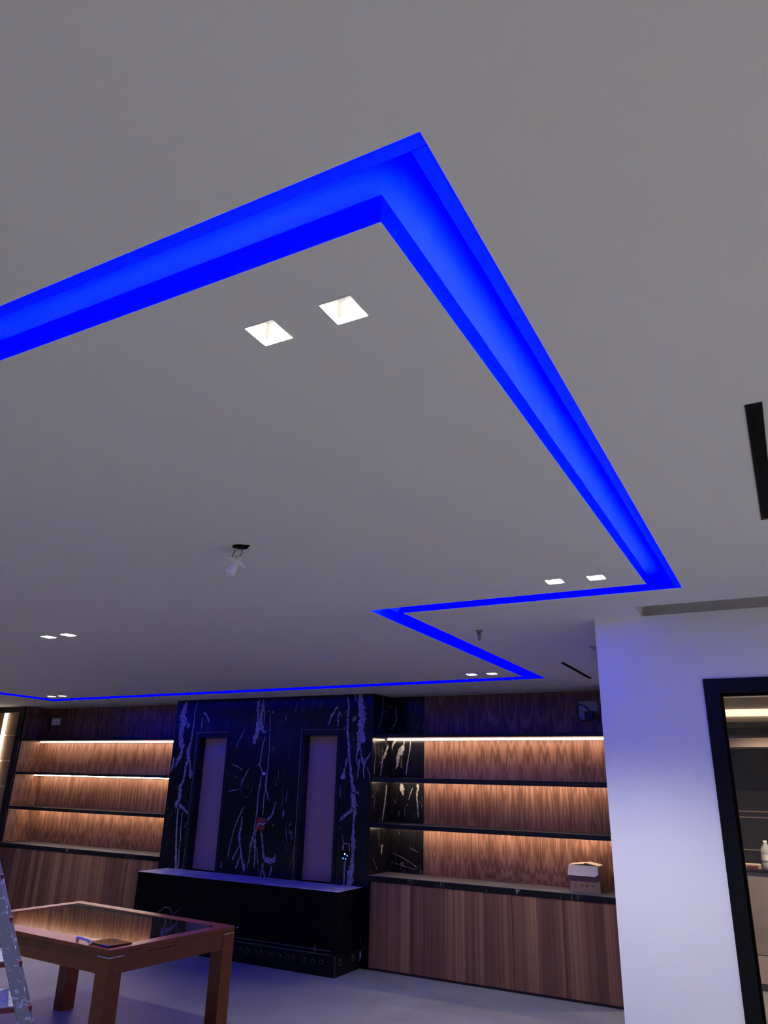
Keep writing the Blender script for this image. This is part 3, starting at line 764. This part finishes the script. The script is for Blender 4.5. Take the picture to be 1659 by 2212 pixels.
def counter(x0, x1, z0, z1, label):
    r = thing('stone_countertop', label, 'countertop', ((x0 + x1) / 2, 7.25, z0))
    b = L(r); b.box(x0, x1, YF - 0.008, YB - 0.006, z0, z1 - 0.004); b.build('stone_edge', M['marble'], r, 0.001)
    b = L(r); b.box(x0, x1, YF - 0.008, YB - 0.006, z1 - 0.0035, z1); b.build('dusty_top', M['slab'], r)
counter(XR0, XR1, 0.764, 0.812, 'long dark stone countertop under the right shelves, cardboard box standing on it')
counter(-9.70, XL1, 0.764, 0.808, 'long dark stone countertop under the left shelves')

def base_cabinet(edges, labels, group):
    for (x0, x1), lab in zip(zip(edges, edges[1:]), labels):
        r = thing('base_cabinet', lab, 'cabinet', ((x0 + x1) / 2, 7.25, 0), group)
        b = L(r); b.box(x0 + 0.001, x1 - 0.001, YF + 0.022, YB - 0.006, 0.045, 0.763); b.box(x0 + 0.001, x1 - 0.001, YF + 0.05, YB - 0.006, 0.0, 0.045)
        b.build('cabinet_body', M['dark'], r)
        b = L(r); b.box(x0 + 0.0022, x1 - 0.0022, YF, YF + 0.020, 0.022, 0.759); b.build('door', M['planks'], r, 0.001)
        b = L(r); b.box(x0 + 0.001, x1 - 0.001, YF + 0.012, YF + 0.05, 0.0, 0.019); b.build('kick_plate', plinthwood, r)
plinthwood = plain('dark walnut plinth', (0.035, 0.014, 0.010), 0.5, noise=0.3)
base_cabinet([-3.880, -3.410, -2.920, -2.430, -1.966, -1.502],
    ['walnut base cabinet next to the black marble, first of the right row', 'walnut base cabinet, second from the marble in the right row', 'walnut base cabinet in the middle of the right row',
     'walnut base cabinet left of the one under the cardboard box', 'walnut base cabinet under the cardboard box, next to the white wall'], 'walnut base cabinets of the right bookcase')
base_cabinet([-9.70, -9.19, -8.69, -8.19, -7.69, -7.19, -6.685],
    ['walnut base cabinet at the far left edge of the left row', 'walnut base cabinet, second from the left edge in the left row', 'walnut base cabinet, third from the left edge in the left row',
     'walnut base cabinet, third from the marble in the left row', 'walnut base cabinet, second from the marble in the left row', 'walnut base cabinet next to the marble in the left row'], 'walnut base cabinets of the left bookcase')

# ------------------------------------------------------------------ left lit wall panel
r = thing('lit_wall_panel', 'walnut wall panel with brass lines and an upright light strip at the left edge', 'wall panel', (-10.4, 7.1, 0))
b = L(r); b.box(-11.6, -9.636, YF + 0.02, YF + 0.06, 0.0, 2.496); b.build('wood_sheet', M['panelwood'], r)
b = L(r); b.box(-11.6, -9.636, YF + 0.012, YF + 0.06, 2.497, ZT); b.build('top_rail', M['dark'], r)
for z in (2.484, 2.180, 1.842, 1.830, 1.503, 1.172):
    b = L(r); b.box(-11.6, -9.637, YF + 0.013, YF + 0.0195, z - 0.005, z + 0.005); b.build('brass_line', M['gold'], r)
b = L(r); b.box(-9.955, -9.905, YF - 0.010, YF + 0.0125, 0.82, 2.482); b.build('light_strip', M['panelled'], r)

# ------------------------------------------------------------------ wall sockets on the upper back panels
r = thing('socket_plate', 'white socket plate on the walnut high in the right corner of the right bookcase', 'socket', (-1.72, YB, 2.38))
y0, y1 = YB - 0.014, YB - 0.001
b = L(r); b.box(-1.814, -1.627, y0, y1, 2.376, 2.472); b.box(-1.814, -1.757, y0, y1, 2.292, 2.3755); b.build('plate', M['greyplastic'], r, 0.003)
r = thing('power_adapter', 'black power adapter hanging below the white socket plate with its cable', 'adapter', (-1.69, YB - 0.02, 2.33))
b = L(r); b.box(-1.748, -1.672, YB - 0.045, YB - 0.002, 2.296, 2.374); b.build('adapter_body', M['cable'], r, 0.008)
b = L(r); b.tube([(-1.72, YB - 0.05, 2.30), (-1.76, YB - 0.05, 2.282), (-1.80, YB - 0.045, 2.300), (-1.828, YB - 0.035, 2.370), (-1.812, YB - 0.03, 2.430), (-1.785, YB - 0.03, 2.440), (-1.74, YB - 0.035, 2.415), (-1.68, YB - 0.04, 2.355), (-1.635, YB - 0.04, 2.320), (-1.625, YB - 0.04, 2.285)], 0.006)
b.build('adapter_cable', M['cable'], r)
r = thing('blank_plate', 'white blank plate on the walnut high at the left end of the left bookcase', 'wall plate', (-9.34, YB, 2.34))
b = L(r); b.box(-9.435, -9.255, YB - 0.014, YB - 0.001, 2.340, 2.438); b.build('plate', M['plastic'], r, 0.003)
b = L(r); b.box(-9.47, -9.45, YB - 0.008, YB - 0.001, 2.26, 2.438); b.build('cover_strip', M['dark'], r)

# ------------------------------------------------------------------ cardboard box on the counter
r = thing('cardboard_box', 'open brown cardboard box standing on the right countertop', 'box', (-1.80, 7.28, 0.8125), None, 0.03)
MBX = MB
w, d, h, t = 0.262, 0.17, 0.213, 0.004
b = MB(); hw = w / 2; hd = d / 2
b.box(-hw, hw, -hd, -hd + t, 0.0005, h); b.box(-hw, hw, hd - t, hd, 0.0005, h)
b.box(-hw, -hw + t, -hd + t, hd - t, 0.0005, h); b.box(hw - t, hw, -hd + t, hd - t, 0.0005, h); b.box(-hw + t, hw - t, -hd + t, hd - t, 0.0005, 0.005)
b.build('carton', M['kraft'], r)
# front flap folded down over the face, back and side flaps nearly closed
b = MB()
def flap(b, pts, n, t=0.003):
    n = Vector(n).normalized() * t
    f = [b.vert(p) for p in pts]; g = [b.vert(Vector(p) + n) for p in pts]
    b.face(f); b.face(g[::-1])
    for k in range(len(pts)): b.face([f[k], f[(k + 1) % len(pts)], g[(k + 1) % len(pts)], g[k]])
flap(b, [(-hw - 0.004, -hd - 0.002, h + 0.002), (hw - 0.01, -hd - 0.002, h + 0.002), (hw - 0.006, -hd - 0.022, h - 0.062), (hw - 0.035, -hd - 0.028, h - 0.082), (-hw - 0.012, -hd - 0.028, h - 0.080)], (0, -1, -0.2))
b.build('front_flap', M['kraftin'], r)
b = MB(); flap(b, [(-hw, -hd + 0.002, h + 0.001), (-hw, hd, h + 0.001), (-0.01, hd - 0.004, h + 0.016), (-0.005, -hd + 0.006, h + 0.012)], (0, 0, 1)); b.build('left_flap', M['kraftin'], r)
b = MB(); flap(b, [(hw, hd, h + 0.001), (hw, -hd + 0.002, h + 0.001), (0.0, -hd + 0.006, h + 0.022), (0.02, hd - 0.004, h + 0.020)], (0, 0, 1)); b.build('right_flap', M['kraftin'], r)
b = MB()
for dx in (-0.045, 0.0, 0.045):
    b = MB(); b.lathe((dx + 0.02, -hd - 0.0002, 0.055), (0, -1, 0), [(0.009, 0), (0.009, 0.0006), (0.0045, 0.0006), (0.0045, 0.0)], 16)
    b.build('printed_mark', M['ink'], r)

# ------------------------------------------------------------------ table
TH, TL, TW = 0.720, 1.66, 1.04
tr = thing('wooden_table', 'red brown wooden table with a dark glass top and thick square legs', 'table', (-3.640, 3.535, 0), None, math.radians(-4.0))
# local frame: corner nearest the camera at the origin, long side towards -x, depth towards +y
def TB(): return MB()
fw = 0.085
b = TB()
ff = 0.138
b.box(-TL, 0, 0, ff, TH - 0.024, TH); b.box(-TL, 0, TW - fw, TW, TH - 0.024, TH)
b.box(-TL, -TL + fw, ff, TW - fw, TH - 0.024, TH); b.box(-fw, 0, ff, TW - fw, TH - 0.024, TH)
b.build('top_frame', M['red'], tr, 0.002)
b = TB(); b.box(-TL + fw, -fw, ff, TW - fw, TH - 0.020, TH - 0.003); b.build('glass_inset', M['tableglass'], tr)
b = TB(); i_ = 0.004
b.box(-TL + 0.1, -0.1, i_, i_ + 0.024, TH - 0.130, TH - 0.025); b.box(-TL + 0.1, -0.1, TW - i_ - 0.024, TW - i_, TH - 0.130, TH - 0.025)
b.box(-TL + i_, -TL + i_ + 0.024, 0.1, TW - 0.1, TH - 0.130, TH - 0.025); b.box(-i_ - 0.024, -i_, 0.1, TW - 0.1, TH - 0.130, TH - 0.025)
b.build('apron', M['red'], tr, 0.001)
lw = 0.105
for lx, ly in ((-lw, 0), (-lw, TW - lw), (-TL, 0), (-TL, TW - lw)):
    b = TB(); b.box(lx, lx + lw, ly, ly + lw, 0.0, TH - 0.044); b.build('leg', M['red'], tr, 0.002)
    b = TB(); b.box(lx - 0.0005, lx + lw + 0.0005, ly - 0.0005, ly + lw + 0.0005, TH - 0.0435, TH - 0.0385); b.build('leg_trim', M['steel'], tr)
    b = TB(); b.box(lx + 0.003, lx + lw - 0.003, ly + 0.003, ly + lw - 0.003, TH - 0.038, TH - 0.0245); b.build('leg_neck', M['red'], tr)
b = TB(); b.box(-i_ - 0.001, -i_ + 0.0015, 0.28, 0.52, TH - 0.046, TH - 0.043); b.build('drawer_gap', M['void'], tr)
tag(bpy.data.objects['wooden_table'], tr['label'], 'table')

# things lying on the near corner of the table
c_, s_ = math.cos(math.radians(-4)), math.sin(math.radians(-4))
def on_table(x, y): return (-3.640 + x * c_ - y * s_, 3.535 + x * s_ + y * c_)
px, py = on_table(-0.135, 0.115)
r = thing('glass_sample', 'thin dark glossy plate lying on the near corner of the wooden table', 'plate', (px, py, TH + 0.0005), None, math.radians(-6))
r.rotation_euler[0] = math.radians(-1.3)
b = MB(); b.box(-0.11, 0.085, -0.085, 0.085, 0.0022, 0.0095); b.build('plate', M['tableglass'], r, 0.002)
px, py = on_table(-0.275, 0.035)
r = thing('metal_handle', 'curved chrome handle lying on the table edge beside the dark plate', 'handle', (px, py, TH + 0.0005), None, math.radians(-14))
b = MB()
b.tube([(-0.095, 0, 0.016), (-0.04, 0, 0.0185), (0.03, 0, 0.017), (0.075, 0, 0.0125)], 0.0075, 10)
b.build('grip', M['chrome'], r)
for x in (-0.095, 0.07):
    b = MB(); b.lathe((x, 0, 0.0), (0, 0, 1), [(0.0, 0.0), (0.0085, 0.0), (0.0085, 0.016), (0.0, 0.017)], 14); b.build('post', M['chrome'], r)

# ------------------------------------------------------------------ step ladder
F_ = Vector((0.6, 0.8, 0)); T_ = Vector((-0.8, 0.6, 0)); UPZ = Vector((0, 0, 1)); TAN = 0.40
P0 = Vector((-3.589, 2.95, 0.557))
lad = thing('step_ladder', 'paint splashed aluminium step ladder at the left edge beside the table', 'ladder', (P0 + T_ * 0.2) * 1.0 - Vector((0, 0, 0.557)))
def rail_pt(z, off=0.0, tan=TAN): return P0 + T_ * off + F_ * (-tan * (z - P0.z)) + UPZ * (z - P0.z)
top = 1.42
sd = (F_ * -TAN + UPZ).normalized(); sn = sd.cross(T_).normalized()
for off in (0.0, 0.40):
    a0, a1 = rail_pt(0.005, off), rail_pt(top, off)
    b = L(lad); b.obox((a0 + a1) / 2, sd * ((a1 - a0).length / 2), sn * 0.030, T_ * 0.012); b.build('front_stile', M['alu'], lad, 0.004)
    b = L(lad); b.obox(rail_pt(0.020, off), sd * 0.022, sn * 0.034, T_ * 0.016); b.build('foot', M['redcap'], lad, 0.003)
    r0 = rail_pt(top, off) - F_ * 0.03; r1 = Vector((r0.x, r0.y, 0.0)) - F_ * 0.42 + UPZ * 0.006
    dd = (r0 - r1).normalized(); b = L(lad); b.obox((r0 + r1) / 2, dd * ((r0 - r1).length / 2), dd.cross(T_).normalized() * 0.018, T_ * 0.010); b.build('rear_leg', M['alu'], lad, 0.003)
for k in range(7):
    z = 0.160 + 0.20 * k
    c = rail_pt(z, 0.20) - F_ * 0.060
    b = L(lad); b.obox(c, F_ * 0.078, T_ * 0.186, UPZ * 0.010); b.build('tread', M['tread'], lad, 0.002)
    b = L(lad); b.obox(c - T_ * 0.1895 - UPZ * 0.006 + F_ * 0.014, F_ * 0.096, T_ * 0.003, UPZ * 0.011)
    b.obox(c - T_ * 0.172 - UPZ * 0.001 + F_ * 0.094, F_ * 0.015, T_ * 0.014, UPZ * 0.007)
    b.build('tread_edge', M['redcap'], lad)
b = L(lad); b.obox(rail_pt(top + 0.012, 0.2) - F_ * 0.06, F_ * 0.12, T_ * 0.22, UPZ * 0.012); b.build('top_cap', M['redcap'], lad, 0.004)

# ------------------------------------------------------------------ ceiling fittings
def slot_vent(x0, x1, y0, y1, label):
    r = thing('slot_diffuser', label, 'air vent', ((x0 + x1) / 2, (y0 + y1) / 2, ZC - 0.004), 'black slot air vents in the ceiling')
    b = L(r)
    z0, z1 = ZC - 0.004, ZC - 0.0005
    b.box(x0, x0 + 0.003, y0, y1, z0, z1); b.box(x1 - 0.003, x1, y0, y1, z0, z1)
    b.box(x0, x1, y0, y0 + 0.003, z0, z1); b.box(x0, x1, y1 - 0.003, y1, z0, z1); b.build('frame', M['blackmetal'], r)
    b = L(r); b.box(x0 + 0.003, x1 - 0.003, y0 + 0.003, y1 - 0.003, z0 + 0.0018, z1); b.build('slot', M['void'], r)
    b = L(r)
    b.box((x0 + x1) / 2 - 0.001, (x0 + x1) / 2 + 0.001, y0 + 0.003, y1 - 0.003, z0 + 0.0004, z0 + 0.0017); b.build('blade', M['void'], r)
    return r
v1 = slot_vent(0.0135, 0.0535, 1.862, 2.785, 'wide black slot vent cut by the right edge of the photo')
b = MB(v1.location); b.box(0.017, 0.050, 2.7745, 2.7785, ZC - 0.0042, ZC - 0.0022); b.build('clip', M['steel'], v1)
slot_vent(-1.497, -1.468, 5.665, 6.585, 'thin black slot vent on the ceiling above the right bookcase')

r = thing('sprinkler_head', 'small grey sprinkler stub hanging from the ceiling right of the slanting cove run', 'sprinkler', (-1.634, 4.288, ZC))
b = L(r); b.lathe((-1.634, 4.288, ZC - 0.0003), (0, 0, -1), [(0.0, 0), (0.022, 0.0), (0.021, 0.004), (0.012, 0.012), (0.0, 0.012)], 20); b.build('escutcheon', M['duskmetal'], r)
b = L(r); b.lathe((-1.634, 4.288, ZC - 0.012), (0, 0, -1), [(0.0, 0), (0.0115, 0.0), (0.0115, 0.022), (0.0095, 0.024), (0.0095, 0.046), (0.006, 0.050), (0.0, 0.050)], 16); b.build('pipe_stub', M['duskmetal'], r)

r = thing('lamp_holder', 'white lamp holder dangling by its wires from the round black hole in the ceiling', 'lamp holder', (-1.93, 2.29, ZC))
b = L(r)
b.lathe((-1.928, 2.29, ZC - 0.0003), (0, 0, -1), [(0.033, 0.0), (0.033, 0.003), (0.0, 0.0032)], 28)
b.lathe((-1.890, 2.29, ZC - 0.0003), (0, 0, -1), [(0.010, 0.0), (0.010, 0.003), (0.0, 0.0032)], 16); b.build('ceiling_box', M['void'], r)
ax = Vector((0.33, 0.28, 0.90)).normalized()       # tilted axis of the holder, pointing up
hc = Vector((-1.948, 2.29, 2.500))
b = L(r); b.lathe(hc, ax, [(0.0, -0.002), (0.014, -0.002), (0.046, 0.002), (0.049, 0.005), (0.046, 0.008), (0.014, 0.007), (0.0, 0.007)], 32); b.build('canopy_disc', M['plastic'], r)
b = L(r); b.lathe(hc, ax, [(0.0, -0.054), (0.012, -0.054), (0.014, -0.050), (0.0245, -0.052), (0.0255, -0.046), (0.022, -0.042), (0.0215, -0.018), (0.017, -0.013), (0.015, -0.002)], 24); b.build('socket_barrel', M['plastic'], r)
b = L(r); b.box(hc.x - 0.028, hc.x - 0.024, 2.272, 2.292, hc.z - 0.052, hc.z - 0.014); b.build('side_clip', M['plastic'], r)
b = L(r); b.lathe(hc, ax, [(0.014, 0.007), (0.013, 0.030), (0.009, 0.034), (0.0, 0.034)], 18); b.build('neck', M['plastic'], r)
nk = hc + ax * 0.033
for pts, nm, mt in (([(-1.945, 2.29, ZC - 0.002), (-1.955, 2.284, 2.553), (-1.958, 2.284, 2.538), (-1.945, 2.288, 2.530), (-1.930, 2.29, 2.528), nk], 'white_wire', 'copper'),
                    ([(-1.948, 2.292, ZC - 0.002), (-1.958, 2.290, 2.550), (-1.962, 2.288, 2.532), (-1.952, 2.286, 2.522), (-1.938, 2.287, 2.526), nk], 'dark_wire', 'cable'),
                    ([(-1.921, 2.29, ZC - 0.002), (-1.918, 2.290, 2.555), (-1.916, 2.290, 2.542), (-1.922, 2.29, 2.534), nk], 'short_wire', 'greycable')):
    b = L(r); b.tube([tuple(p) for p in pts], 0.0017, 6); b.build(nm, M[mt], r)

# ------------------------------------------------------------------ glass door on the right
dr = thing('door_1', 'black framed glass door in the white wall', 'door', (0.13, YW, 0)); dr['kind'] = 'structure'
b = L(dr); x0, x1, zt_ = -0.372, 0.640, 2.214
fwd = 0.072
b.box(x0, x0 + fwd, YW - 0.012, YW + 0.13, 0, zt_); b.box(x1 - fwd, x1, YW - 0.012, YW + 0.13, 0, zt_); b.box(x0 + fwd, x1 - fwd, YW - 0.012, YW + 0.13, zt_ - 0.074, zt_)
b.build('door_frame', M['blackmetal'], dr, 0.002)
b = L(dr); b.box(x0 + fwd + 0.001, x0 + fwd + 0.012, YW + 0.02, YW + 0.06, 0.01, zt_ - 0.075); b.box(x1 - fwd - 0.012, x1 - fwd - 0.001, YW + 0.02, YW + 0.06, 0.01, zt_ - 0.075)
b.box(x0 + fwd + 0.012, x1 - fwd - 0.012, YW + 0.02, YW + 0.06, zt_ - 0.086, zt_ - 0.075); b.box(x0 + fwd + 0.012, x1 - fwd - 0.012, YW + 0.02, YW + 0.06, 0.01, 0.06)
b.build('sash', M['void'], dr)
b = L(dr); b.box(x0 + fwd + 0.012, x1 - fwd - 0.012, YW + 0.036, YW + 0.044, 0.06, zt_ - 0.086); b.build('glass_pane', M['pane'], dr)
b = L(dr); b.tube([(x1 - fwd - 0.05, YW + 0.02, 0.95), (x1 - fwd - 0.05, YW - 0.05, 0.95), (x1 - fwd - 0.05, YW - 0.05, 1.35), (x1 - fwd - 0.05, YW + 0.02, 1.35)], 0.012); b.build('door_handle', M['blackmetal'], dr)

# kitchenette seen through the glass
K = 8.4
kx0, kx1 = -0.79, 2.4
ks = lambda z: 1.65 + (z - 1.65) * (K / 8.2)
r = thing('kitchen_upper_cabinet', 'beige upper cabinet row with a glowing strip, seen through the glass door', 'cabinet', ((kx0 + kx1) / 2, K, 2.07))
b = L(r); b.box(kx0, kx1, K, K + 0.35, ks(2.39), ZT); b.build('bulkhead', M['beige'], r)
b = L(r); b.box(kx0, kx1, K - 0.02, K - 0.002, ks(2.372), ks(2.437)); b.build('light_strip', M['kitled'], r)
b = L(r); b.box(kx0, kx1, K, K + 0.35, ks(2.320), ks(2.3885)); b.build('shelf_edge', M['beigelight'], r)
b = L(r); b.box(kx0, kx1, K + 0.10, K + 0.35, ks(2.170), ks(2.3195)); b.build('recess', M['beige'], r)
b = L(r); b.box(kx0, kx1, K + 0.05, K + 0.09, ks(2.199), ks(2.268)); b.build('dark_rail', M['smoke'], r)  # dark shelf band below the pale edge
for k in range(5):
    xa = kx0 + (kx1 - kx0) * k / 5; xb = kx0 + (kx1 - kx0) * (k + 1) / 5
    b = L(r); b.box(xa + 0.002, xb - 0.002, K - 0.02, K + 0.35, ks(2.084), ks(2.169)); b.build('door', M['beigelight'], r)
r = thing('kitchen_backsplash', 'dark glossy backsplash with thin brass lines behind the glass door', 'backsplash', ((kx0 + kx1) / 2, K + 0.35, ks(1.0)))
b = L(r); b.box(kx0, kx1, K + 0.36, K + 0.38, ks(1.0), ks(2.083)); b.build('dark_sheet', M['smoke'], r)
for z in (1.507, 1.455, 1.175):
    z_ = 1.65 + (z - 1.65) * ((K + 0.36) / 8.2)
    b = L(r); b.box(kx0, kx1, K + 0.352, K + 0.3595, z_ - 0.006, z_ + 0.006); b.build('brass_line', M['gold'], r)
r = thing('kitchen_base_cabinet', 'beige kitchen base cabinet row behind the glass door', 'cabinet', ((kx0 + kx1) / 2, K, 0))
b = L(r); b.box(kx0, kx1, K + 0.02, K + 0.35, 0.0, ks(0.985)); b.build('cabinet_body', M['smoke'], r)
for k in range(5):
    xa = kx0 + (kx1 - kx0) * k / 5; xb = kx0 + (kx1 - kx0) * (k + 1) / 5
    b = L(r); b.box(xa + 0.002, xb - 0.002, K, K + 0.0195, ks(0.322), ks(0.985)); b.build('door', M['beige'], r)
    b = L(r); b.box(xa + 0.002, xb - 0.002, K, K + 0.0195, 0.06, ks(0.314)); b.build('drawer', M['beigelight'], r)
zk = ks(0.985)
r = thing('kitchen_worktop', 'thin dark kitchen worktop with water bottles, behind the glass door', 'worktop', ((kx0 + kx1) / 2, K, zk))
b = L(r); b.box(kx0, kx1, K - 0.01, K + 0.35, zk + 0.0005, zk + 0.022); b.build('slab', M['dark'], r)
def bottle(x, y, label):
    z = zk + 0.0225
    r = thing('water_bottle', label, 'bottle', (x, y, z), 'clear water bottles on the kitchen worktop')
    b = L(r); b.lathe((x, y, z), (0, 0, 1), [(0.0, 0.0), (0.046, 0.0), (0.050, 0.008), (0.050, 0.06), (0.047, 0.066), (0.050, 0.072), (0.050, 0.15), (0.046, 0.18), (0.020, 0.222), (0.0155, 0.232), (0.0155, 0.242), (0.0, 0.243)], 28); b.build('bottle_body', M['pet'], r)
    b = L(r); b.lathe((x, y, z + 0.0435), (0, 0, 1), [(0.0165, 0.195), (0.0165, 0.212), (0.0, 0.213)], 18); b.build('cap', M['plastic'], r)
    b = L(r); b.lathe((x, y, z), (0, 0, 1), [(0.0512, 0.085), (0.0512, 0.135)], 28); b.build('label_band', M['plastic'], r)
bottle(-0.375, K + 0.08, 'clear water bottle on the worktop behind the glass door, nearest the door frame')
bottle(-0.262, K + 0.10, 'clear water bottle on the worktop behind the glass door, second from the frame')
r = thing('tea_box', 'low cream and red packet on the worktop beside the bottles', 'packet', (-0.50, K + 0.12, zk + 0.0225))
b = L(r); b.box(-0.60, -0.435, K + 0.07, K + 0.17, zk + 0.023, zk + 0.066); b.build('packet_body', M['kraftin'], r, 0.003)
b = L(r); b.box(-0.56, -0.46, K + 0.0685, K + 0.0695, zk + 0.030, zk + 0.052); b.build('packet_print', M['redcap'], r)
